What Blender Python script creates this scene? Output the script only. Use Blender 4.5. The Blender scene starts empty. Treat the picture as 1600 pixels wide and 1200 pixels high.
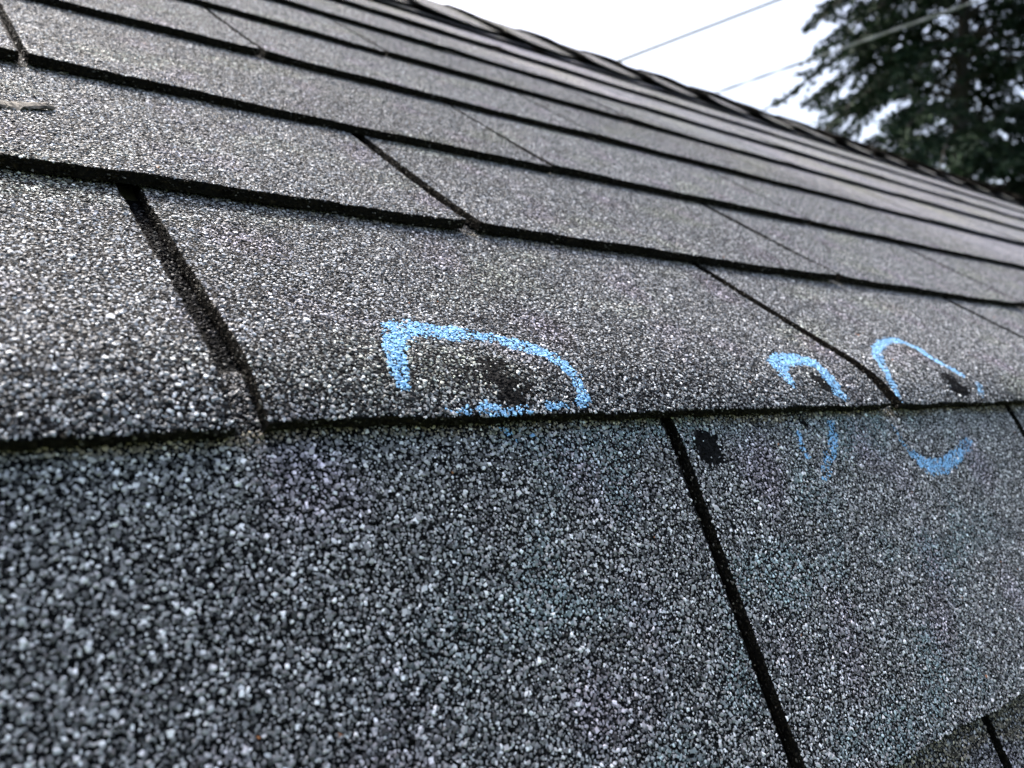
import bpy, math, random
import numpy as np
from mathutils import Vector, Matrix

R = math.radians
random.seed(4); rng = np.random.default_rng(7)
sc = bpy.context.scene
col = sc.collection

# ---------------------------------------------------------------- camera
cam_d = bpy.data.cameras.new("camera"); cam = bpy.data.objects.new("camera", cam_d); col.objects.link(cam)
cam.location = (0, 0, 0); cam.rotation_euler = (R(90), 0, 0)
cam_d.sensor_width = 36; cam_d.lens = 36*1294/1600
cam_d.clip_start = 0.01; cam_d.clip_end = 2000
cam_d.dof.use_dof = True; cam_d.dof.focus_distance = 0.285; cam_d.dof.aperture_fstop = 15.0
sc.camera = cam

# ---------------------------------------------------------------- directions of the roof
EX = np.array([1670., 1294., 0.]); EX /= np.linalg.norm(EX)      # along the eaves
NX = np.array([-EX[1], EX[0], 0.])                               # level, towards the ridge
ZX = np.array([0., 0., 1.])

# ---------------------------------------------------------------- light
SUN_EL = R(58)
sun_h = NX*math.cos(R(10)) - EX*math.sin(R(10))                   # beyond the ridge
sun_az = math.atan2(sun_h[0], sun_h[1])                          # clockwise from +Y
sd = Vector((sun_h[0]*math.cos(SUN_EL), sun_h[1]*math.cos(SUN_EL), math.sin(SUN_EL)))
w = bpy.data.worlds.new("World"); sc.world = w; w.use_nodes = True
nt = w.node_tree; nt.nodes.clear()
sky = nt.nodes.new("ShaderNodeTexSky"); sky.sky_type = 'NISHITA'; sky.sun_disc = False
sky.sun_elevation = SUN_EL; sky.sun_rotation = sun_az
sky.air_density = 1.0; sky.dust_density = 8.5; sky.ozone_density = 1.0
bg = nt.nodes.new("ShaderNodeBackground"); bg.inputs[1].default_value = 0.15
wo = nt.nodes.new("ShaderNodeOutputWorld")
nt.links.new(sky.outputs[0], bg.inputs[0]); nt.links.new(bg.outputs[0], wo.inputs[0])
sl = bpy.data.lights.new("sun", 'SUN'); sl.energy = 2.0; sl.angle = R(4.0); sl.color = (1.0, 0.995, 0.985)
so = bpy.data.objects.new("sun", sl); col.objects.link(so)
so.rotation_euler = sd.to_track_quat('Z', 'Y').to_euler()
sc.view_settings.view_transform = 'Standard'; sc.view_settings.look = 'None'
sc.view_settings.gamma = 1; sc.view_settings.exposure = 1.72

# ---------------------------------------------------------------- helpers
def tag(o, label=None, cat=None, group=None, kind=None):
    if label: o['label'] = label
    if cat: o['category'] = cat
    if group: o['group'] = group
    if kind: o['kind'] = kind
    return o
def mesh_np(name, V, polys, mat_idx=None, mats=(), colr=None, origin=None, parent=None, smooth=None):
    """polys: list of int arrays (n,3) or (n,4)"""
    V = np.asarray(V, dtype=np.float64)
    if origin is None: origin = np.array([V[:,0].mean(), V[:,1].mean(), V[:,2].min()])
    me = bpy.data.meshes.new(name)
    me.vertices.add(len(V)); me.vertices.foreach_set("co", (V-origin).astype(np.float32).ravel())
    li = np.concatenate([p.ravel() for p in polys]).astype(np.int32)
    tot = np.concatenate([np.full(len(p), p.shape[1], np.int32) for p in polys])
    st = np.concatenate([[0], np.cumsum(tot)[:-1]]).astype(np.int32)
    me.loops.add(len(li)); me.loops.foreach_set("vertex_index", li)
    me.polygons.add(len(tot)); me.polygons.foreach_set("loop_start", st)
    try: me.polygons.foreach_set("loop_total", tot)
    except Exception: pass
    for m in mats: me.materials.append(m)
    if mat_idx is not None: me.polygons.foreach_set("material_index", np.asarray(mat_idx, np.int32))
    sm = np.zeros(len(tot), bool) if smooth is None else np.asarray(smooth, bool)
    me.polygons.foreach_set("use_smooth", sm)
    if colr is not None:
        a = me.attributes.new("tint", 'FLOAT_COLOR', 'POINT')
        a.data.foreach_set("color", np.concatenate([colr, np.ones((len(colr), 1))], 1).astype(np.float32).ravel())
    me.update(calc_edges=True)
    o = bpy.data.objects.new(name, me); col.objects.link(o)
    if parent is not None:
        o.parent = parent
        base = np.array(parent.matrix_world.translation) if parent.parent is None else PW[parent.name]
    else: base = np.zeros(3)
    PW[o.name] = np.array(origin)
    o.location = Vector(np.array(origin) - base)
    return o
PW = {}

def mat(name):
    m = bpy.data.materials.new(name); m.use_nodes = True
    n = m.node_tree; b = n.nodes["Principled BSDF"]
    return m, n, b
def ramp(n, stops, interp='LINEAR'):
    r = n.nodes.new("ShaderNodeValToRGB"); r.color_ramp.interpolation = interp
    while len(r.color_ramp.elements) < len(stops): r.color_ramp.elements.new(0.5)
    for e, (p, c) in zip(r.color_ramp.elements, stops):
        e.position = p; e.color = (*c, 1) if len(c) == 3 else c
    return r

# granules: colour of each grain from the tint attribute
M_gran, n, b = mat("granules")
at = n.nodes.new("ShaderNodeAttribute"); at.attribute_name = "tint"
n.links.new(at.outputs['Color'], b.inputs['Base Color'])
mr = n.nodes.new("ShaderNodeMapRange"); mr.inputs['From Min'].default_value = 0.015; mr.inputs['From Max'].default_value = 0.09
mr.inputs['To Min'].default_value = 0.02; mr.inputs['To Max'].default_value = 0.26
n.links.new(at.outputs['Fac'], mr.inputs['Value']); n.links.new(mr.outputs[0], b.inputs['Specular IOR Level'])
b.inputs['Roughness'].default_value = 0.6
M_paint, n, b = mat("blue_paint")
at = n.nodes.new("ShaderNodeAttribute"); at.attribute_name = "tint"
n.links.new(at.outputs['Color'], b.inputs['Base Color'])
b.inputs['Roughness'].default_value = 0.8; b.inputs['Specular IOR Level'].default_value = 0.2
# asphalt body
M_asph, n, b = mat("asphalt_body")
tc = n.nodes.new("ShaderNodeTexCoord"); nz = n.nodes.new("ShaderNodeTexNoise"); nz.inputs['Scale'].default_value = 600
gm = n.nodes.new("ShaderNodeNewGeometry")
n.links.new(gm.outputs['Position'], nz.inputs['Vector'])
r = ramp(n, [(0.35, (0.004, 0.004, 0.004)), (0.6, (0.009, 0.008, 0.006)), (0.78, (0.03, 0.024, 0.016))])
n.links.new(nz.outputs['Fac'], r.inputs[0]); n.links.new(r.outputs[0], b.inputs['Base Color'])
b.inputs['Roughness'].default_value = 0.9; b.inputs['Specular IOR Level'].default_value = 0.06
bp = n.nodes.new("ShaderNodeBump"); bp.inputs['Strength'].default_value = 0.8; bp.inputs['Distance'].default_value = 0.0006
n.links.new(nz.outputs['Fac'], bp.inputs['Height']); n.links.new(bp.outputs[0], b.inputs['Normal'])

# granulated sheet for shingles whose grains are too small to see singly
def sheet_material(name, dark):
    m, n, b = mat(name)
    gm = n.nodes.new("ShaderNodeNewGeometry")
    vo = n.nodes.new("ShaderNodeTexVoronoi"); vo.inputs['Scale'].default_value = 780
    n.links.new(gm.outputs['Position'], vo.inputs['Vector'])
    sp = n.nodes.new("ShaderNodeSeparateColor"); n.links.new(vo.outputs['Color'], sp.inputs[0])
    k = 0.72
    r = ramp(n, [(0.0, (0.030*k, 0.032*k, 0.038*k)), (0.3, (0.08*k, 0.082*k, 0.09*k)), (0.55, (0.20*k, 0.2*k, 0.215*k)),
                 (0.85, (0.36*k, 0.36*k, 0.375*k)), (1.0, (0.62*k, 0.62*k, 0.63*k))])
    n.links.new(sp.outputs[0], r.inputs[0])
    # broad blends: greenish lichen bloom and violet-grey batches
    nz = n.nodes.new("ShaderNodeTexNoise"); nz.inputs['Scale'].default_value = 9; nz.inputs['Detail'].default_value = 5
    n.links.new(gm.outputs['Position'], nz.inputs['Vector'])
    r2 = ramp(n, [(0.36, (0.95, 0.96, 1.01)), (0.5, (1, 1, 1)), (0.64, (1.02, 1.03, 0.92)), (0.8, (0.97, 1.0, 0.86))])
    n.links.new(nz.outputs['Fac'], r2.inputs[0])
    mx = n.nodes.new("ShaderNodeMix"); mx.data_type = 'RGBA'; mx.blend_type = 'MULTIPLY'; mx.inputs[0].default_value = 1
    n.links.new(r.outputs[0], mx.inputs[6]); n.links.new(r2.outputs[0], mx.inputs[7])
    nm = n.nodes.new("ShaderNodeTexNoise"); nm.inputs['Scale'].default_value = 170; nm.inputs['Detail'].default_value = 3
    n.links.new(gm.outputs['Position'], nm.inputs['Vector'])
    r3 = ramp(n, [(0.3, (0.72, 0.72, 0.74)), (0.7, (1.22, 1.22, 1.2))]); n.links.new(nm.outputs['Fac'], r3.inputs[0])
    mm = n.nodes.new("ShaderNodeMix"); mm.data_type = 'RGBA'; mm.blend_type = 'MULTIPLY'; mm.inputs[0].default_value = 1
    n.links.new(mx.outputs[2], mm.inputs[6]); n.links.new(r3.outputs[0], mm.inputs[7]); mx = mm
    at = n.nodes.new("ShaderNodeAttribute"); at.attribute_name = "tint"
    m2 = n.nodes.new("ShaderNodeMix"); m2.data_type = 'RGBA'; m2.blend_type = 'MULTIPLY'; m2.inputs[0].default_value = 1
    n.links.new(mx.outputs[2], m2.inputs[6]); n.links.new(at.outputs['Color'], m2.inputs[7])
    n.links.new(m2.outputs[2], b.inputs['Base Color'])
    bp = n.nodes.new("ShaderNodeBump"); bp.invert = True
    bp.inputs['Strength'].default_value = 0.9; bp.inputs['Distance'].default_value = 0.0007
    n.links.new(vo.outputs['Distance'], bp.inputs['Height']); n.links.new(bp.outputs[0], b.inputs['Normal'])
    b.inputs['Roughness'].default_value = 0.8; b.inputs['Specular IOR Level'].default_value = 0.06
    return m
M_sheet = sheet_material("granulated_sheet", False)

# ---------------------------------------------------------------- roof profile
UN = 0.2
TH_UP, TH_LO = R(32.9), R(66)
ds = 0.0005
sg = np.arange(-2.0, 1.8, ds)
u = np.clip((sg + 0.022)/(0.064), 0, 1); u = u*u*(3-2*u)
thg = TH_LO + (TH_UP-TH_LO)*u
i0 = int(np.argmin(abs(sg)))
ng = np.concatenate([[0], np.cumsum(np.cos(thg[:-1])*ds)]); ng += 0.2 - ng[i0]
zg = np.concatenate([[0], np.cumsum(np.sin(thg[:-1])*ds)]); zg += -0.0098 - zg[i0]
def prof(s): return np.interp(s, sg, ng), np.interp(s, sg, zg), np.interp(s, sg, thg)
def frame(e, s, h):
    e = np.asarray(e, float); s = np.asarray(s, float)
    nn, zz, th = prof(s)
    nr = -np.sin(th)[..., None]*NX + np.cos(th)[..., None]*ZX
    ts = np.cos(th)[..., None]*NX + np.sin(th)[..., None]*ZX
    P = e[..., None]*EX + nn[..., None]*NX + zz[..., None]*ZX + np.asarray(h)[..., None]*nr
    return P, ts, nr
def project(P):
    y = np.maximum(P[..., 1], 1e-4)
    return 800 + 1294*P[..., 0]/y, 600 - 1294*P[..., 2]/y, P[..., 1]

# arclength of every course edge, found from the angles at which the edges are seen
def s_at(t):
    g = zg/np.maximum(ng, 1e-3) - t
    m = ng > 0.05
    idx = np.where(m[:-1] & (g[:-1] < 0) & (g[1:] >= 0))[0]
    return sg[idx[0]]
S = {0: 0.0, 1: s_at(0.236), 2: s_at(0.3455), 3: s_at(0.412), 4: s_at(0.4545), 5: s_at(0.4835), 6: s_at(0.506)}
S[-1] = s_at(-0.905)
E_ = 0.141
for k in range(7, 12): S[k] = S[k-1] + E_
for k in range(-2, -7, -1): S[k] = S[k+1] - E_
print("course edges", {k: round(float(v), 4) for k, v in S.items()}, "bottom", prof(S[-6]))
S_RIDGE = float(np.interp(1.246, ng, sg))
TT = 0.0050                                                       # how far each course steps down to the next
THK = 0.0046
SLOT = 0.0090

# smooth pseudo-noise on the roof surface
_ph = rng.uniform(0, 6.28, (24,)); _kd = rng.uniform(-1, 1, (24, 2)); _kd /= np.linalg.norm(_kd, axis=1)[:, None]
def wnoise(e, s, f, o=0):
    r_ = 0
    for i in range(6):
        k = _kd[(i+o) % 24]*f*(1+0.37*i); r_ = r_ + np.sin(k[0]*e + k[1]*s + _ph[(i*3+o) % 24])/(1+0.35*i)
    return r_/3.0

# ---------------------------------------------------------------- marks on the roof, in roof coordinates (e along, s up), metres
PAINT = []   # list of (which, [(e,s,halfwidth,density)...])
BARE = []    # (e,s,re,rs,strength)
#@@MARKS@@
PAINT_PX = [
 ('ring_a', [(632,612,8,.8),(622,590,11,1),(618,560,14,1),(614,535,14,1),(618,517,12,1),(650,514,10,1),(695,520,10,1),(735,522,8,.9),(770,530,6,.8),(800,538,9,1),(835,546,9,1),(870,562,10,1),(893,582,9,1),(903,598,8,.9)]),
 ('ring_a', [(905,606,8,.9),(914,622,8,.95),(905,633,7,.9)]),
 ('ring_a', [(885,636,6,.8),(858,637,7,.9)]),
 ('ring_a', [(818,641,8,.8),(792,648,7,.9),(768,640,9,1),(745,642,6,.7),(712,644,6,.6),(694,643,4,.4)]),
 ('drip_a', [(770,668,4,.3),(800,678,6,.55),(806,688,4,.4)]),
 ('drip_a', [(824,672,4,.6),(834,684,4,.4)]),
 ('ring_b', [(1238,606,5,.7),(1226,590,8,.95),(1214,574,9,1),(1220,563,8,1),(1250,562,8,1),(1272,568,7,1),(1288,584,8,1),(1300,600,8,1),(1306,614,7,1),(1318,620,5,.7)]),
 ('drip_b', [(1249,678,4,.6),(1252,694,5,.8),(1262,714,4,.6)]),
 ('drip_b', [(1299,662,5,.7),(1302,684,7,.85),(1300,704,7,.7),(1292,724,8,.45),(1290,745,8,.25)]),
 ('ring_c', [(1402,630,3,.9),(1394,608,4,.9),(1384,585,4,1),(1371,560,4,1),(1371,545,3.6,1),(1385,533,3.4,1),(1405,533,3.4,1),(1432,545,3.6,1),(1458,563,4,1),(1480,575,4.5,1),(1497,585,5,.9)]),
 ('ring_c', [(1527,602,3.5,.8),(1529,618,3.5,.7)]),
 ('drip_c', [(1396,668,3,.6),(1404,682,3,.7),(1415,698,4,.6),(1432,715,7,.8),(1450,728,11,.95),(1475,728,11,.95),(1497,712,9,.85),(1512,692,7,.7)]),
]
BARE_PX = [(772,568,22,10,.8),(768,586,52,17,.5),(812,606,26,20,.6),(762,572,20,10,.85),(780,592,22,12,.97),(790,600,20,15,.97),(800,622,24,16,.97),(768,580,26,12,.8),(1278,594,9,10,.97),(1290,606,11,10,1),(1484,594,11,12,.97),(1498,612,14,12,1),(1470,585,7,8,.6),
           (1108,700,22,28,.97),(1252,655,5,14,.7)]
def px_to_surface(px, py, k):
    d_ = np.array([px-800, 1294., 600-py]); de, dn, dz = d_@EX, d_@NX, d_[2]
    s_ = np.linspace(S[k]-0.004, S[k+1], 1500); h_ = -TT*np.clip((s_-S[k])/(S[k+1]-S[k]), 0, 1)
    nn, zz, th = prof(s_); nn = nn - np.sin(th)*h_; zz = zz + np.cos(th)*h_
    j = int(np.argmin(abs(zz/nn - dz/dn))); t_ = nn[j]/dn
    return t_*de, s_[j], t_*1294.      # e, s, depth
def poly_es(pts, k):
    out = []
    for (x, y, hw, dn) in pts:
        e, s, dep = px_to_surface(x, y, k)
        e2, _, _ = px_to_surface(x+3, y, k); _, s3, _ = px_to_surface(x, y-3, k)
        out.append((e, s, hw*abs(e2-e)/3*0.95, hw*abs(s3-s)/3*1.1, dn))
    return out
for nm, pts in PAINT_PX: PAINT.append((nm, -1 if nm.startswith('drip') else 0, poly_es(pts, -1 if nm.startswith('drip') else 0)))
for (x, y, rx, ry, st) in BARE_PX:
    k = -1 if y > 640 else 0
    e, s, _ = px_to_surface(x, y, k); e2, _, _ = px_to_surface(x+5, y, k); _, s3, _ = px_to_surface(x, y-5, k)
    BARE.append((k, e, s, rx*abs(e2-e)/5, ry*abs(s3-s)/5, st))
#@@END@@
def paint_mask(e, s, k):
    """probability that a grain is painted, and which mark"""
    p = np.zeros(len(e)); which = np.full(len(e), -1); pn_ = np.clip(0.5+1.3*wnoise(e, s, 620, 7), 0, 1)*0.9-0.35*(rng.random(len(e)) < 0.3)
    for wi, (nm, kk, pts) in enumerate(PAINT):
        if kk != k: continue
        for a, b_ in zip(pts[:-1], pts[1:]):
            for t in np.linspace(0, 1, 9):
                ce = a[0]+(b_[0]-a[0])*t; cs = a[1]+(b_[1]-a[1])*t
                we = a[2]+(b_[2]-a[2])*t; ws = a[3]+(b_[3]-a[3])*t; dn = a[4]+(b_[4]-a[4])*t
                q = np.sqrt(((e-ce)/we)**2 + ((s-cs)/ws)**2)
                q = q + 0.22*wnoise(e, s, 900, 2)
                v = dn*np.clip((1.3-q)/0.45, 0, 1)*(0.80+0.25*pn_)
                up = v > p; p[up] = v[up]; which[up] = wi
    return p, which
def bare_mask(e, s, k):
    p = np.zeros(len(e))
    for (kk, be, bs, re_, rs_, st) in BARE:
        if kk != k: continue
        q = np.sqrt(((e-be)/re_)**2 + ((s-bs)/rs_)**2) + 0.18*wnoise(e, s, 620, 3)
        p = np.maximum(p, st*np.clip((1.15-q)/0.4, 0, 1))
    return p

# ---------------------------------------------------------------- grains
_t = (1+5**.5)/2
ICO_V = np.array([(-1,_t,0),(1,_t,0),(-1,-_t,0),(1,-_t,0),(0,-1,_t),(0,1,_t),(0,-1,-_t),(0,1,-_t),(_t,0,-1),(_t,0,1),(-_t,0,-1),(-_t,0,1)], float)
ICO_V /= np.linalg.norm(ICO_V[0])
ICO_F = np.array([(0,11,5),(0,5,1),(0,1,7),(0,7,10),(0,10,11),(1,5,9),(5,11,4),(11,10,2),(10,7,6),(7,1,8),(3,9,4),(3,4,2),(3,2,6),(3,6,8),(3,8,9),(4,9,5),(2,4,11),(6,2,10),(8,6,7),(9,8,1)])
OCT_V = np.array([(1,0,0),(0,1,0),(-1,0,0),(0,-1,0),(0,0,1),(0,0,-1)], float)
OCT_F = np.array([(0,1,4),(1,2,4),(2,3,4),(3,0,4),(1,0,5),(2,1,5),(3,2,5),(0,3,5)])
CUB_V = np.array([(x, y, z) for z in (-1, 1) for (x, y) in ((-1, -1), (1, -1), (1, 1), (-1, 1))], float)*0.60
CUB_F = np.array([(0,2,1),(0,3,2),(4,5,6),(4,6,7),(0,1,5),(0,5,4),(1,2,6),(1,6,5),(2,3,7),(2,7,6),(3,0,4),(3,4,7)])
def rand_rot(n_):
    q = rng.normal(size=(n_, 4)); q /= np.linalg.norm(q, axis=1)[:, None]
    w_, x, y, z = q.T
    return np.stack([1-2*(y*y+z*z), 2*(x*y-z*w_), 2*(x*z+y*w_), 2*(x*y+z*w_), 1-2*(x*x+z*z), 2*(y*z-x*w_), 2*(x*z-y*w_), 2*(y*z+x*w_), 1-2*(x*x+y*y)], 1).reshape(-1, 3, 3)
def grain_mesh(P, ts, nr, rad, ico):
    """angular crushed-stone grains, half sunk in the asphalt"""
    BV, BF = ((OCT_V, OCT_F), (ICO_V, ICO_F), (CUB_V, CUB_F))[int(ico)]
    m = len(P)
    V = BV[None]*rng.uniform(0.58, 1.26, (m, len(BV), 1))
    V = V*rng.uniform(0.58, 1.32, (m, 1, 3))
    V = np.einsum('nij,nkj->nki', rand_rot(m), V)
    V[:, :, 2] *= 0.52
    V = V*rad[:, None, None]
    out = P[:, None] + V[..., 0:1]*EX + V[..., 1:2]*ts[:, None] + V[..., 2:3]*nr[:, None]
    F = BF[None] + (np.arange(m)*len(BV))[:, None, None]
    return out.reshape(-1, 3), F.reshape(-1, 3), len(BV)
def grain_colour(e, s, k, seed=0):
    m = len(e); q = rng.random(m)
    v = np.where(q < 0.29, rng.uniform(0.02, 0.055, m), np.where(q < 0.62, rng.uniform(0.08, 0.17, m),
        np.where(q < 0.91, rng.uniform(0.2, 0.36, m), rng.uniform(0.42, 0.72, m))))
    if k < 0: v = np.where(q < 0.09, v*4, v)*1.38+0.014
    c = v[:, None]*(np.array([0.96, 1.0, 1.05]) if k >= 0 else np.array([0.995, 0.99, 1.005]))
    lich = np.clip(wnoise(e, s, 48, 5)*2.0-0.42, 0, 1)*rng.random(m)         # pale green bloom
    if k >= 0: c = c*(1-0.5*lich[:, None]) + c*np.array([1.25, 1.33, 0.86])*0.5*lich[:, None]
    vio = np.clip(wnoise(e, s, 70, 11)*1.5-0.3, 0, 1)
    c = c*(1 + vio[:, None]*np.array([0.05, -0.05, 0.05]))
    if k <= -1:                                                              # faint overspray
        tl = 1.25*np.clip(wnoise(e, s, 85, 8)*1.8+0.05, 0, 1)*np.clip((s-S[-2])/0.1, 0, 1)*np.clip((e-0.08)/0.08, 0, 1)*np.clip((0.5-e)/0.12, 0, 1)*(rng.random(m) < 0.6)
        c = c*(1-0.55*tl[:, None]) + (c*0.5+0.09)*np.array([0.74, 1.03, 1.08])*0.55*tl[:, None]*1.2
    if k <= -1:
        wht = rng.random(m) < 0.02; c[wht] = rng.uniform(0.5, 0.78, wht.sum())[:, None]*np.array([.97, .99, 1.02])
    if -3 < k < 4:                                                           # browner, darker grains just below each butt edge
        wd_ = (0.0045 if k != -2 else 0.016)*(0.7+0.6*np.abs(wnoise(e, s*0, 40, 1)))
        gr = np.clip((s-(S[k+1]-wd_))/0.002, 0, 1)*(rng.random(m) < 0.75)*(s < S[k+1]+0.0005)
        c = c*np.where(s > S[k+1]+0.0005, 0.5, 1.0)[:, None]  # grains past the edge, at the foot of the slots, darkened
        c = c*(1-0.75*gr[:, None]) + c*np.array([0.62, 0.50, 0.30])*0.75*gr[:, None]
    rare = rng.random(m)
    c[rare < 0.0002] = (0.32, 0.13, 0.05)
    return c

VIEW_M = 260
FAR0, FAR1 = 0.72, 1.15
BLK = []
def grains_for(e0, e1, s0, s1, hfun, k, dens=1.0, wf=None):
    """grains on one patch, kept where the lens can resolve them"""
    res = []; BLK.clear()
    for (sp, r0, r1, sink, keep) in ((0.00108, 0.00043, 0.00088, 0.05, 0.96), (0.00118, 0.00024, 0.00044, 0.0, 0.85)):
        ne, ns = max(1, int((e1-e0)/sp)), max(1, int((s1-s0)/sp))
        ge, gs = np.meshgrid(np.arange(ne), np.arange(ns))
        e = e0 + (ge.ravel()+0.5+rng.uniform(-0.55, 0.55, ne*ns))*sp
        s = s0 + (gs.ravel()+0.5+0.0+rng.uniform(-0.55, 0.55, ne*ns))*sp
        e = np.clip(e, e0+0.0004, e1-0.0004); s = np.clip(s, s0, s1)
        rad = r0 + (r1-r0)*rng.random(len(e))**1.6
        big = rng.random(len(e)) < 0.02; rad = np.where(big, rad*1.35, rad)
        P, ts, nr = frame(e, s + (wf(e, s) if wf else 0), hfun(e, s))
        x, y, dep = project(P)
        fade = 1-np.clip((dep-FAR0)/(FAR1-FAR0), 0, 1)
        ok = (P[:, 1] > 0.02) & (x > -VIEW_M) & (x < 1600+VIEW_M) & (y > -VIEW_M) & (y < 1200+VIEW_M) & (rng.random(len(e)) < keep*dens*fade)
        bm = bare_mask(e, s, k); blk = rng.random(len(e)) < bm; ok &= ~(blk & (rng.random(len(e)) < 0.12))
        BLK.append(blk)
        e, s, rad, P, ts, nr, dep = e[ok], s[ok], rad[ok], P[ok], ts[ok], nr[ok], dep[ok]
        BLK[-1] = BLK[-1][ok]; P = P + nr*(rad*(rng.uniform(-0.15, 0.35, len(rad)) - 0.25*BLK[-1]))[:, None]
        res.append((e, s, rad, P, ts, nr, dep))
    return [np.concatenate(a) for a in zip(*res)]

def sheet(e0, e1, s0, s1, hfun, ne, ns, thk, rough=0.0004, wf=None):
    """closed slab following the roof; returns V, F(quads), material index (0 top, 1 sides/bottom)"""
    es = np.linspace(e0, e1, ne); ss = s0 + (s1-s0)*np.linspace(0, 1, ns)**1.25
    e, s = np.meshgrid(es, ss)
    j = rng.normal(0, rough, ne); jl = rng.normal(0, rough*0.3, ns); jr = rng.normal(0, rough*0.3, ns)
    s[0] += j; e[:, 0] += jl; e[:, -1] += jr
    h = hfun(e, s)
    top, _, nr = frame(e, s + (wf(e, s) if wf else 0), h); bot = top - nr*thk
    V = np.concatenate([top.reshape(-1, 3), bot.reshape(-1, 3)]); m = ne*ns
    I = np.arange(m).reshape(ns, ne)
    T = np.stack([I[:-1, :-1], I[:-1, 1:], I[1:, 1:], I[1:, :-1]], -1).reshape(-1, 4)
    B = T[:, ::-1] + m
    def side(a): return np.stack([a[:-1], a[:-1]+m, a[1:]+m, a[1:]], -1)
    sd_ = np.concatenate([side(I[0]), side(I[-1][::-1]), side(I[:, 0][::-1]), side(I[:, -1])])
    F = np.concatenate([T, B, sd_]); mi = np.concatenate([np.zeros(len(T)), np.ones(len(B)+len(sd_))])
    return V, F, mi, (e, s)

# ---------------------------------------------------------------- the house
GROUND = -3.4
ridge_n, ridge_z = 1.246, float(np.interp(1.246, ng, zg))
E0, E1 = -3.0, 9.0
eave_n, eave_z, _ = [float(v) for v in prof(S[-6])]
mid = EX*3.0 + NX*ridge_n
house = bpy.data.objects.new("house", None); col.objects.link(house)
house.location = (mid[0], mid[1], GROUND); bpy.context.view_layer.update()
tag(house, "house roofed in worn grey asphalt shingles with blue rings marked on its edge", "house")

M_deck, n, b = mat("roofing_felt"); b.inputs['Base Color'].default_value = (0.006, 0.006, 0.006, 1); b.inputs['Roughness'].default_value = 0.95; b.inputs['Specular IOR Level'].default_value = 0.03
M_wall, n, b = mat("painted_siding")
tcn = n.nodes.new("ShaderNodeNewGeometry"); nz = n.nodes.new("ShaderNodeTexNoise"); nz.inputs['Scale'].default_value = 6
n.links.new(tcn.outputs['Position'], nz.inputs['Vector'])
r = ramp(n, [(0.3, (0.5, 0.48, 0.43)), (0.7, (0.6, 0.58, 0.53))]); n.links.new(nz.outputs['Fac'], r.inputs[0]); n.links.new(r.outputs[0], b.inputs['Base Color'])
b.inputs['Roughness'].default_value = 0.7

def W(e, nn, z): return e*EX + nn*NX + z*ZX
# underlayment seen in the slots, one step per course
Vs, Fs = [], []
for k in range(-6, 10):
    a, b2 = S[k]+0.003, S[k+1]+0.003
    ssv = np.linspace(a, b2, 12 if abs(k) < 2 else 3)
    base = sum(len(v) for v in Vs)
    hh = -(THK+0.0011) - TT*(ssv-S[k])/(S[k+1]-S[k])
    L, _, _ = frame(np.full(len(ssv), E0), ssv, hh); Rr, _, _ = frame(np.full(len(ssv), E1), ssv, hh)
    Vs.append(np.concatenate([L, Rr])); m_ = len(ssv)
    Fs.append(np.array([(base+i, base+m_+i, base+m_+i+1, base+i+1) for i in range(m_-1)]))
mesh_np("roofing_felt", np.concatenate(Vs), [np.concatenate(Fs)], mats=[M_deck], parent=house)
# solid roof body under the felt (deck), then the walls
body_s = np.concatenate([np.linspace(S[-6], -0.03, 8), np.linspace(-0.02, 0.06, 12), np.linspace(0.07, S_RIDGE, 6)])
pn, pz, pth = prof(body_s); pn = pn + np.sin(pth)*0.014; pz = pz - np.cos(pth)*0.014
sec = list(zip(pn, pz)); full = sec + [(2*ridge_n-a, c) for a, c in sec[::-1][1:]]
m_ = len(full); V = np.array([W(E0, a, c) for a, c in full] + [W(E1, a, c) for a, c in full])
F4 = np.array([(i, (i+1) % m_, (i+1) % m_+m_, i+m_) for i in range(m_)])[:, ::-1]
o = mesh_np("roof_deck", V, [F4, np.arange(m_)[None], (np.arange(m_)[::-1]+m_)[None]], mats=[M_wall], parent=house)
def boxw(name, e0, e1, n0, n1, z0, z1, m, parent):
    V = np.array([W(e, a, c) for c in (z0, z1) for (e, a) in ((e0, n0), (e1, n0), (e1, n1), (e0, n1))])
    F = np.array([(0,3,2,1),(4,5,6,7),(0,1,5,4),(1,2,6,5),(2,3,7,6),(3,0,4,7)])
    return mesh_np(name, V, [F], mats=[m], parent=parent)
boxw("wall", E0+0.1, E1-0.1, eave_n+0.18, 2*ridge_n-eave_n-0.18, GROUND, eave_z-0.014, M_wall, house)
# far slope, never seen from here: one shingled sheet
sv = np.linspace(S[-6], S_RIDGE, 60); a_, c_, t_ = prof(sv); a_ = 2*ridge_n-a_
V = np.concatenate([np.array([W(E0, a, c) for a, c in zip(a_, c_)]), np.array([W(E1, a, c) for a, c in zip(a_, c_)])])
mm = len(sv); F = np.array([(i, i+1, i+1+mm, i+mm) for i in range(mm-1)])
mesh_np("far_slope", V, [F], mats=[M_sheet], colr=np.ones((len(V), 3)), parent=house)

# ---------------------------------------------------------------- shingle tabs
WID = 0.3105
off_even, off_odd = 0.372/1.0*1.0*0.2, 0.0
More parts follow.
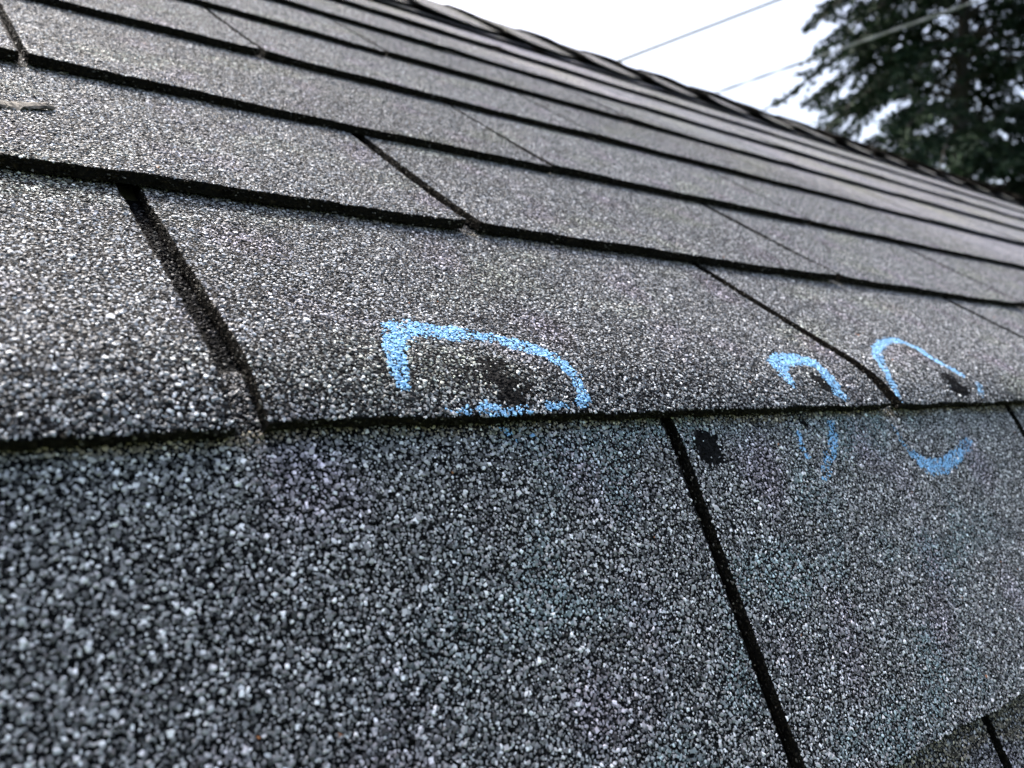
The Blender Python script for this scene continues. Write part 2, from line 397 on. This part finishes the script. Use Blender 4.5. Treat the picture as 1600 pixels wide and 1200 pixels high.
# slot centres: measured
def slots(k):
    if k == -1: c0, wd = 1.145*0.2, 1.46*0.2
    elif k == 0: c0, wd = 0.372*0.2, 1.555*0.2
    elif k == 1: c0, wd = 1.115*0.2, 1.565*0.2
    elif k == 2: c0, wd = 0.275*0.2, 1.575*0.2
    elif k == 3: c0, wd = 1.07*0.2, 1.6*0.2
    elif k == -2: c0, wd = SL_M2, 1.5*0.2
    else: c0, wd = (0.30 if k % 2 == 0 else 1.09)*0.2, 1.6*0.2
    lo = int(math.ceil((E0-c0)/wd)); hi = int(math.floor((E1-c0)/wd))
    return [c0 + wd*i for i in range(lo, hi+1)]
dH = np.array([1578-800, 1294., 600-1150]); SL_M2 = 0.006+float((dH@EX)/(dH@NX)*np.interp(S[-1]-0.02, sg, ng))

special = {}
ntab = 0
rest_V, rest_F, rest_m, rest_c, rest_n = [], [], [], [], 0
MARK_LABEL = {'ring_a': "large blue marking ring around a worn black patch, nearest the camera", 'ring_b': "small blue hooked marking ring over a black bruise",
  'ring_c': "thin tall blue marking loop at the right", 'drip_a': "tiny blue specks under the large ring", 'drip_b': "two short blue dashes fading downward", 'drip_c': "thick blue U-shaped lower end of the thin loop"}
for k in range(-6, 9):
    sl_ = slots(k)
    sk, sk1 = S[k], S[k+1]
    top_end = min(sk1 + 0.024, S_RIDGE-0.004)
    if k == 8: top_end = S_RIDGE-0.004
    if sk > S_RIDGE-0.02: continue
    edges = [E0] + sl_ + [E1]
    for a, b2 in zip(edges[:-1], edges[1:]):
        if b2-a < 0.03: continue
        half = SLOT/2*(1.0 if k < 2 else 0.45)
        if k < 0: half = SLOT/2*0.68
        ca = a + (half if a > E0 else 0); cb = b2 - (half if b2 < E1 else 0)
        if k == 0 and 0.05 < a < 0.1: ca = a + 0.0035
        if k == 0 and 0.05 < b2 < 0.1: cb = b2 - 0.0048
        # where on the picture
        tt_ = np.linspace(ca, cb, 9); PP, _, _ = frame(np.repeat(tt_, 5), np.tile(np.linspace(sk, sk1, 5), 9), np.zeros(45))
        x, y, dep = project(PP)
        vis = ((dep > 0.03) & (x > -60) & (x < 1660) & (y > -60) & (y < 1260)).any()
        near = vis and ((dep > 0.03) & (x > -VIEW_M) & (x < 1600+VIEW_M) & (dep < FAR1)).any()
        ds0 = rng.normal(0, 0.0010); lift = abs(rng.normal(0.0, 0.0007)); sk_ = sk + ds0
        tilt = rng.normal(0, 0.0030)                            # butt edges are not quite in line
        if k == 0 and b2 < 0.2 and a < 0: sk_ = sk-0.0020; lift = 0.0006; tilt = 0
        if k == 0 and 0 < a < 0.2: sk_ = sk; lift = 0.0006; tilt = 0
        if k == 0 and 0.3 < a < 0.5: sk_ = sk-0.0006; tilt = 0
        if k == -1: sk_ = sk; lift = 0.0
        wv = rng.uniform(0, 6.28, 2); cen = (a+b2)/2; cur = abs(rng.normal(0, 0.0010))*(0.6 if k <= 0 else 1)
        def hf(e, s, sk=sk, sk1=sk1, lift=lift, wv=wv, cen=cen, cur=cur, ca=ca, cb=cb):
            f = (s-sk)/(sk1-sk)
            edge = np.maximum(np.exp(-(e-ca)/0.02), np.exp(-(cb-e)/0.02))
            return -TT*f + np.exp(-np.maximum(s-sk, 0)/0.03)*(lift + cur*edge) + 0.0003*np.sin(e*31+wv[0]+s*20) * np.clip(1-f, 0, 1)
        wa = abs(rng.normal(0.0024, 0.0014)) if k > 0 else 0.0003
        wp = rng.uniform(0, 6.28, 3)
        def wf(e, s, sk=sk, sk1=sk1, ca=ca, cb=cb, wa=wa, wp=wp):
            f = np.clip(1-(s-sk)/(sk1-sk), 0, 1)
            return f*(wa*(0.5-(e-ca)/(cb-ca)) + (0.0006 if sk > 0.1 else 0.00035)*np.sin(e*90+wp[0]) + 0.0002*np.sin(e*260+wp[1]) + 0.00012*np.sin(e*700+wp[2]))
        ne, ns = (90, 44) if near else ((46, 8) if vis else (5, 4))
        if not vis and k in (-1, 0): ns = 14
        V, F, mi, (ge, gs) = sheet(ca, cb, sk_, top_end, hf, ne, ns, THK, 0.00035 if vis else 0, wf)
        base_shade = 1 + rng.normal(0, 0.06)
        dep_v = V[:, 1]
        fd = 1-np.clip((dep_v-FAR0)/(FAR1-FAR0), 0, 1)
        xx, yy, _ = project(V)
        inview = (xx > -VIEW_M) & (xx < 1600+VIEW_M) & (yy > -VIEW_M) & (yy < 1200+VIEW_M) & (dep_v > 0.02)
        under = (fd*inview)[:, None]*(1.0 if near else 0.0)       # asphalt between real grains is black
        tint = np.ones((len(V), 3))*base_shade*np.array([1+rng.normal(0, .012), 1, 1+rng.normal(0, .015)])
        tint = tint*(1-under) + 0.035*under
        if not vis or ntab >= 96:
            rest_V.append(V); rest_F.append(F+rest_n); rest_m.append(mi); rest_c.append(tint); rest_n += len(V)
            continue
        ntab += 1
        polys = [F]; midx = [mi]; Vall = [V]; C = [tint]; marks = {}
        if near:
            top_g = min(sk1+(0.024 if k == -1 else 0.012), top_end)
            e, s, rad, P, ts, nr, dep = grains_for(ca, cb, sk_, top_g, hf, k, wf=wf)
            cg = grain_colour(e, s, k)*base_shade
            blk = np.concatenate(BLK); cg[blk] = rng.uniform(0.002, 0.009, blk.sum())[:, None]
            pp, wh = paint_mask(e, s, k); pp = np.where(blk, pp*0.3, pp)
            painted = rng.random(len(e)) < pp
            # paint clogs the gaps between grains where it is thick
            e2, s2, rad2, P2, ts2, nr2, dep2 = grains_for(ca, cb, sk_, top_g, hf, k, wf=wf)
            pp2, wh2 = paint_mask(e2, s2, k); kp = (pp2 > 0.75) & (rng.random(len(e2)) < 0.8)
            # ragged asphalt and stray grit on the cut faces
            per = [(cb-ca, 0), (sk1-sk_, 1), (sk1-sk_, 2)]; eE, sE, hE, rE = [], [], [], []
            for ln_, wh_ in per:
                n_ = int(ln_*THK/(0.0009**2)*0.9); q_ = rng.random(n_)
                hh_ = -THK*rng.random(n_)
                if wh_ == 0: eE.append(ca+(cb-ca)*q_); sE.append(np.full(n_, sk_))
                else: eE.append(np.full(n_, ca if wh_ == 1 else cb)); sE.append(sk_+(sk1-sk_)*q_)
                hE.append(hh_); rE.append(rng.uniform(0.0003, 0.0008, n_))
            eE, sE, hE, rE = map(np.concatenate, (eE, sE, hE, rE))
            PE, tE, nE = frame(eE, sE + wf(eE, sE), hf(eE, sE)+hE); xE, yE, dE = project(PE)
            okE = (dE > 0.02) & (dE < 0.75) & (xE > -VIEW_M) & (xE < 1600+VIEW_M) & (yE > -VIEW_M) & (yE < 1200+VIEW_M)
            cE = np.where(rng.random(len(eE))[:, None] < 0.93, rng.uniform(0.003, 0.02, len(eE))[:, None]*np.array([1.1, 1, 0.8]), rng.uniform(0.05, 0.2, len(eE))[:, None]*np.array([1.05, 1, 0.85]))
            def cat(a_, b_, c_): return np.concatenate([a_, b_[kp], c_[okE]])
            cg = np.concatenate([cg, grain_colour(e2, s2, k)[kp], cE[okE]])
            wh = np.concatenate([wh, wh2[kp], np.full(okE.sum(), -1)]); painted = np.concatenate([painted, np.ones(kp.sum(), bool), np.zeros(okE.sum(), bool)])
            e, s, rad, P, ts, nr, dep = cat(e, e2, eE), cat(s, s2, sE), cat(rad, rad2, rE), cat(P, P2, PE), cat(ts, ts2, tE), cat(nr, nr2, nE), cat(dep, dep2, dE)
            bl = np.array([0.25, 0.51, 0.80])*rng.uniform(0.75, 1.12, len(e))[:, None]
            if k == -1: bl = bl*1.12
            cg = np.where(painted[:, None], bl*(0.78+0.2*rng.random(len(e))[:, None])+cg*0.12, cg)
            # painted grains belong to the mark, the others to the tab
            grp = np.where(painted, wh, -1)
            fams = {}
            for gi in np.unique(grp):
                nm = None if gi < 0 else PAINT[gi][0]
                fams.setdefault(nm, []).append(grp == gi)
            for nm, masks in fams.items():
                mk = np.logical_or.reduce(masks)
                gv, gf, gc, cnt = [], [], [], 0
                if nm is None: cnt = len(V)
                rs_ = rng.random(len(dep)); kind_ = np.where(dep > 0.45, 0, np.where(rs_ < 0.62, 2, np.where(rs_ < 0.82, 1, 0)))
                for ico in (0, 1, 2):
                    mm_ = mk & (kind_ == ico)
                    if not mm_.any(): continue
                    v_, f_, nv = grain_mesh(P[mm_], ts[mm_], nr[mm_], rad[mm_], ico)
                    gv.append(v_); gf.append(f_+cnt); gc.append(np.repeat(cg[mm_], nv, 0)); cnt += len(v_)
                if nm is None:
                    Vall += gv; polys.append(np.concatenate(gf)); C += gc; midx.append(np.full(len(polys[-1]), 2))
                elif gv: marks[nm] = (np.concatenate(gv), np.concatenate(gf), np.concatenate(gc))
        sm = np.concatenate([midx[0] == 0] + [np.zeros(len(m__), bool) for m__ in midx[1:]])
        o = mesh_np("shingle", np.concatenate(Vall), polys, np.concatenate(midx), [M_sheet, M_asph, M_gran], np.concatenate(C), parent=house, smooth=sm)
        o['group'] = "asphalt shingle tabs in courses on the roof"
        for nm, (v_, f_, c2) in marks.items():
            if len(f_) < 200: continue
            q = mesh_np("paint_mark", v_, [f_], None, [M_paint], c2, parent=o); q['label'] = MARK_LABEL[nm]
        if k == 0 and 0 < a < 0.2: o['label'] = "shingle tab with the large blue ring and worn black patch"
        if k == -1 and 0 < a < 0.4: o['label'] = "steep shingle tab with the thick blue U mark and fading blue dashes"
mesh_np("outlying_shingles", np.concatenate(rest_V), [np.concatenate(rest_F)], np.concatenate(rest_m), [M_sheet, M_asph], np.concatenate(rest_c), parent=house)['kind'] = "stuff"
print("tabs", ntab)

# grains lodged in the slots and along the butt faces
ev, sv_, = [], []
gv, gf, gc, cnt = [], [], [], 0
for k in (-1, 0, 1):
    for c in slots(k):
        P_, _, _ = frame(np.array([c]), np.array([S[k]]), np.array([0.0])); x, y, dp = project(P_)
        if not (0.03 < dp[0] < 0.6 and -200 < x[0] < 1800): continue
        f0 = S[k] - 0.001
        dn_ = 0.6 if (k == 0 and c < 0.2) else 0.04
        e, s, rad, P, ts, nr, dep = grains_for(c-(0.0055 if k == 0 and c < 0.1 and c > 0.05 else SLOT/2), c+SLOT/2, S[k]+0.016, S[k+1], lambda e, s, k=k: -(THK+0.0009)-TT*(s-S[k])/(S[k+1]-S[k]), 5, dens=dn_)
        if not len(e): continue
        v_, f_, nv = grain_mesh(P, ts, nr, rad, True)
        gv.append(v_); gf.append(f_+cnt); gc.append(np.repeat(grain_colour(e, s, 0)*0.09, nv, 0)); cnt += len(v_)  # slot shadow put into the grain colour, nearly black
if gv: mesh_np("loose_granules", np.concatenate(gv), [np.concatenate(gf)], None, [M_gran], np.concatenate(gc), parent=house)['kind'] = "stuff"

# ---------------------------------------------------------------- ridge caps
def ridge_cap(ec, ln, flare):
    """a folded shingle over the ridge; its butt (far end, +e) is raised"""
    ne, na = 34, 25
    V = []; hw = 0.225; tn = []
    for layer in (0, 1):
        for i in range(ne):
            f = i/(ne-1); e = ec + f*ln
            fb = 1-f; lift = 0.0004 + 0.0030*fb + 0.0035*fb**4
            wd = hw*(0.80+0.20*min(1, fb*2.2))
            for j in range(na):
                a = -wd + 2*wd*j/(na-1)
                # folded over the ridge with a small radius
                rr = 0.018; q = math.sqrt(a*a+rr*rr)-rr*0.4
                dz = -math.tan(TH_UP)*q*math.cos(TH_UP)
                nn = ridge_n + a*math.cos(TH_UP)
                g_ = min(1, max(0, (abs(a)/wd-0.08)/0.45)); up = lift + (0.0025+0.0055*max(0, flare))*g_*g_*(3-2*g_)*fb**5
                j_ = rng.normal(0, 0.0006)
                V.append(W(e + (j_*3 if i == 0 else 0) + 0.004*math.sin(j*1.3+ec*40)*(f < .05), nn, ridge_z + 0.0015 + dz + up + j_*0.3 - (0.0035 if layer else 0)))
                t_ = np.clip((f - 0.26 - 0.40*max(0, abs(a)/wd-0.10))/0.05, 0, 1); tn.append(1.0)
    V = np.array(V); tn = np.array(tn); m = ne*na; I = np.arange(m).reshape(ne, na)
    T = np.stack([I[:-1, :-1], I[1:, :-1], I[1:, 1:], I[:-1, 1:]], -1).reshape(-1, 4)
    B = T[:, ::-1] + m
    def side(a): return np.stack([a[:-1], a[:-1]+m, a[1:]+m, a[1:]], -1)
    sd_ = np.concatenate([side(I[0][::-1])[:, ::-1], side(I[-1]), side(I[:, 0]), side(I[:, -1])])
    F = np.concatenate([T, B, sd_]); mi = np.concatenate([np.zeros(len(T)), np.ones(len(B)+len(sd_))])
    return V, F, mi, tn
E_CAP = 0.166
caps = []
off_c = (3.88+0.0)*0.2*6.23/6*1.0
i = 0; ncap = 0; rv, rf, rm, rn = [], [], [], 0
for q in range(-26, 56):
    butt = off_c + q*E_CAP
    if butt-0.21 < E0+0.25 or butt+0.22 > E1: continue
    V, F, mi, tn = ridge_cap(butt, 0.215, random.uniform(-0.2, 1.0))
    x, y, dep = project(V); vis = ((dep > .1) & (x > -40) & (x < 1640) & (y > -40)).any()
    tint = tn[:, None]*np.ones((len(V), 3))*(0.86+rng.normal(0, .05))*np.array([1, 1.0, 0.95])
    if vis:
        o = mesh_np("ridge_cap", V, [F], mi, [M_sheet, M_asph], tint, parent=house); ncap += 1
        o['group'] = "ridge cap shingles along the top of the roof"
    else: rv.append(V); rf.append(F+rn); rm.append(mi); rn += len(V)
V = np.concatenate(rv)
mesh_np("outlying_ridge_caps", V, [np.concatenate(rf)], np.concatenate(rm), [M_sheet, M_asph], np.ones((len(V), 3))*.9, parent=house)['kind'] = "stuff"
print("caps", ncap)

# ---------------------------------------------------------------- debris on the roof: a strip of dead bark / moss
M_bark, n, b = mat("dead_bark")
gm = n.nodes.new("ShaderNodeNewGeometry"); nz = n.nodes.new("ShaderNodeTexNoise"); nz.inputs['Scale'].default_value = 400; nz.inputs['Detail'].default_value = 6
n.links.new(gm.outputs['Position'], nz.inputs['Vector']); r = ramp(n, [(0.35, (0.03, 0.027, 0.022)), (0.6, (0.10, 0.09, 0.075)), (0.75, (0.2, 0.18, 0.15))])
n.links.new(nz.outputs['Fac'], r.inputs[0]); n.links.new(r.outputs[0], b.inputs['Base Color']); b.inputs['Roughness'].default_value = 0.9
def flake(p0, p1, k, w0, label):
    e0, s0, _ = px_to_surface(*p0, k); e1, s1, _ = px_to_surface(*p1, k)
    m = 26; V = []; R_ = 8
    for i in range(m):
        f = i/(m-1); e = e0+(e1-e0)*f; s = s0+(s1-s0)*f
        wd = w0*(math.sin(math.pi*min(1, f*0.9+0.08))**0.6)+0.0002
        fr = (s-S[k])/(S[k+1]-S[k])
        for j in range(R_):
            a = 2*math.pi*j/R_
            wob = rng.uniform(0.7, 1.3)
            P, ts, nr = frame(np.array([e+rng.normal(0, .0003)]), np.array([s+math.cos(a)*wd*wob]), np.array([-TT*fr+0.0012+0.0011*math.sin(a)*wob+0.0006*math.sin(f*9)]))
            V.append(P[0])
    F = np.array([(i*R_+j, i*R_+(j+1) % R_, (i+1)*R_+(j+1) % R_, (i+1)*R_+j) for i in range(m-1) for j in range(R_)])
    o = mesh_np("bark_flake", np.array(V), [F, np.arange(R_)[None], (np.arange(R_)+(m-1)*R_)[None]], None, [M_bark])
    return tag(o, label, "bark flake")
flake((-60, 160), (84, 174), 1, 0.0042, "grey-brown bark flake lying on the shingles at the left, nearest the ridge side")

# ---------------------------------------------------------------- ground
M_gr, n, b = mat("lawn")
gm = n.nodes.new("ShaderNodeNewGeometry"); nz = n.nodes.new("ShaderNodeTexNoise"); nz.inputs['Scale'].default_value = 3; nz.inputs['Detail'].default_value = 8
n.links.new(gm.outputs['Position'], nz.inputs['Vector']); r = ramp(n, [(0.3, (0.03, 0.05, 0.015)), (0.7, (0.08, 0.11, 0.04))])
n.links.new(nz.outputs['Fac'], r.inputs[0]); n.links.new(r.outputs[0], b.inputs['Base Color']); b.inputs['Roughness'].default_value = 0.9
G = 900
o = mesh_np("ground", np.array([(-G, -G, GROUND), (G, -G, GROUND), (G, G, GROUND), (-G, G, GROUND)], float), [np.array([(0, 1, 2, 3)])], None, [M_gr])
o['kind'] = "structure"

# ---------------------------------------------------------------- conifer
M_fol, n, b = mat("needles")
oi = n.nodes.new("ShaderNodeNewGeometry")
r = ramp(n, [(0.0, (0.006, 0.016, 0.010)), (0.5, (0.011, 0.024, 0.014)), (1.0, (0.024, 0.045, 0.022))])
n.links.new(oi.outputs['Random Per Island'], r.inputs[0]); n.links.new(r.outputs[0], b.inputs['Base Color'])
b.inputs['Roughness'].default_value = 0.8; b.inputs['Specular IOR Level'].default_value = 0.15
M_trunk, n, b = mat("conifer_bark")
gm = n.nodes.new("ShaderNodeNewGeometry"); nz = n.nodes.new("ShaderNodeTexNoise"); nz.inputs['Scale'].default_value = 9; nz.inputs['Detail'].default_value = 8
mpn = n.nodes.new("ShaderNodeMapping"); mpn.inputs['Scale'].default_value = (1, 1, 0.25)
n.links.new(gm.outputs['Position'], mpn.inputs[0]); n.links.new(mpn.outputs[0], nz.inputs['Vector'])
r = ramp(n, [(0.3, (0.012, 0.011, 0.01)), (0.7, (0.04, 0.037, 0.033))]); n.links.new(nz.outputs['Fac'], r.inputs[0]); n.links.new(r.outputs[0], b.inputs['Base Color'])
b.inputs['Roughness'].default_value = 0.9

def tube(path, rads, nseg=7):
    V = []; path = [np.array(p, float) for p in path]
    for i, p in enumerate(path):
        d_ = path[min(i+1, len(path)-1)] - path[max(i-1, 0)]; d_ /= np.linalg.norm(d_)
        a = np.cross(d_, (0, 0, 1.0) if abs(d_[2]) < .9 else (1.0, 0, 0)); a /= np.linalg.norm(a); c = np.cross(d_, a)
        for j in range(nseg):
            t = 2*math.pi*j/nseg; V.append(p + rads[i]*(math.cos(t)*a+math.sin(t)*c))
    F = np.array([(i*nseg+j, i*nseg+(j+1) % nseg, (i+1)*nseg+(j+1) % nseg, (i+1)*nseg+j) for i in range(len(path)-1) for j in range(nseg)])
    return np.array(V), F
def join(parts):
    Vs, Fs, c = [], [], 0
    for v, f in parts: Vs.append(v); Fs.append(f+c); c += len(v)
    return np.concatenate(Vs), np.concatenate(Fs)
def sprays(P, D, size):
    """needle sprays: slim bent leaf-sized triangles pairs fanned about direction D at P"""
    m = len(P)
    side = np.cross(D, rng.normal(size=(m, 3))); side /= np.linalg.norm(side, axis=1)[:, None]
    L = size*rng.uniform(0.6, 1.3, m)[:, None]; Wd = L*rng.uniform(0.16, 0.34, m)[:, None]
    a = P; b_ = P + D*L*0.5 + side*Wd; c = P + D*L; d_ = P + D*L*0.5 - side*Wd
    V = np.stack([a, b_, c, d_], 1).reshape(-1, 3)
    F = np.arange(m*4).reshape(m, 4)
    return V, F
def conifer(name, base, H, Rad, label, z_lo, seed, nspr, gap=None, dens=1.0):
    rr = np.random.default_rng(seed)
    root = bpy.data.objects.new(name, None); col.objects.link(root); root.location = base; bpy.context.view_layer.update()
    tag(root, label, "tree")
    base = np.array(base)
    tz = np.linspace(0, H, 14)
    path = [base + (0.05*math.sin(z*.7), 0.04*math.cos(z*.9), z) for z in tz]
    tv = tube(path, [0.17*(1-z/H)**0.8+0.015 for z in tz], 12)
    mesh_np("trunk", tv[0], [tv[1]], None, [M_trunk], parent=root)
    limbs = []; PP, DD = [], []
    z = z_lo
    while z < H-0.2:
        rel = (H-z)/(H-z_lo); rmax = Rad*rel**0.75
        nb = 6 if rel > .25 else 5
        a0 = rr.uniform(0, 6.28)
        for j in range(nb):
            a = a0 + j*2*math.pi/nb + rr.uniform(-.35, .35)
            L = rmax*rr.uniform(0.72, 1.12)
            if gap is not None and gap(a, z, L): continue
            d0 = np.array([math.cos(a), math.sin(a), 0]); zz = z + rr.uniform(-.12, .12)
            m = 9; pts = []
            droop = rr.uniform(0.20, 0.36)*L
            for i in range(m):
                f = i/(m-1)
                pts.append(base + d0*(L*f) + np.array([0, 0, zz + 0.16*L*math.sin(f*2.4) - droop*f*f*1.6]))
            limbs.append(tube(pts, [0.045*(1-i/(m-1))*min(1, L/2)+0.006 for i in range(m)], 5))
            # secondary twigs
            for t in range(int(15*dens+L*8)):
                f = rr.uniform(0.16, 1.0); i = min(m-2, int(f*(m-1))); g = f*(m-1)-i
                p = pts[i]*(1-g)+pts[i+1]*g
                sgn = rr.choice((-1, 1)); ang = a + sgn*rr.uniform(0.5, 1.15)
                tl = (0.18+0.36*L*(1-f)*rr.uniform(.5, 1.1)+0.12)
                td = np.array([math.cos(ang), math.sin(ang), rr.uniform(-0.45, 0.15)]); td /= np.linalg.norm(td)
                ns = int(nspr*(0.4+tl))
                u_ = rr.uniform(0, 1, ns)[:, None]
                q = p + td*tl*u_ + np.array([0, 0, -0.25])*tl*u_**2 + rr.normal(0, 0.022, (ns, 3))
                dd = td + rr.normal(0, 0.42, (ns, 3)) + np.array([0, 0, -0.2]); dd /= np.linalg.norm(dd, axis=1)[:, None]
                PP.append(q); DD.append(dd)
        z += rr.uniform(0.36, 0.56)
    lv = join(limbs); mesh_np("limbs", lv[0], [lv[1]], None, [M_trunk], parent=root)
    V, F = sprays(np.concatenate(PP), np.concatenate(DD), 0.095)
    mesh_np("crown", V, [F], None, [M_fol], parent=root)
    print(name, "sprays", len(F))
TD = 15.0
tx = (1502-800)/1294*TD
def gap(a, z, L):
    # an opening between two tiers on the side that faces us and to the left
    zc = z + GROUND
    facing = math.cos(a-math.pi) > 0.15 or math.sin(a) < -0.35
    return facing and 4.75 < zc < 5.2
conifer("conifer_tree", (tx, TD, GROUND), 17.0, 4.9, "tall dark spruce standing behind the right end of the ridge", 2.2, 5, 46, gap)

# ---------------------------------------------------------------- overhead cables
M_cab, n, b = mat("cable_sheath"); b.inputs['Base Color'].default_value = (0.19, 0.20, 0.19, 1); b.inputs['Roughness'].default_value = 0.5
def pix(x, y, D): return np.array([(x-800)/1294*D, D, (600-y)/1294*D])
def cable(a, b_, sag, rad, label, twist=0):
    a = np.array(a); b_ = np.array(b_); m = 60; parts = []
    strands = [0] if not twist else [0, math.pi]
    for ph in strands:
        pts = []
        for i in range(m*(4 if twist else 1)):
            f = i/(m*(4 if twist else 1)-1); p = a+(b_-a)*f - np.array([0, 0, sag*4*f*(1-f)])
            if twist: p = p + rad*1.05*np.array([0, math.cos(f*130+ph), math.sin(f*130+ph)])
            pts.append(p)
        parts.append(tube(pts, [rad]*len(pts), 7))
    v, f_ = join(parts)
    return tag(mesh_np("overhead_cable", v, [f_], None, [M_cab]), label, "cable")
def ext(p, q, t0, t1): return p+(q-p)*t0, p+(q-p)*t1
p, q = ext(pix(955, 100, 7.5), pix(1215, 0, 8.2), -2.2, 6); cable(p, q, 0.0, 0.016, "thin overhead cable against the white sky, clear of the tree")
p, q = ext(pix(1105, 150, 7.0), pix(1530, 0, 8.2), -1.2, 3); cable(p, q, 0.0, 0.0068, "twisted overhead service cable passing in front of the spruce", 1)
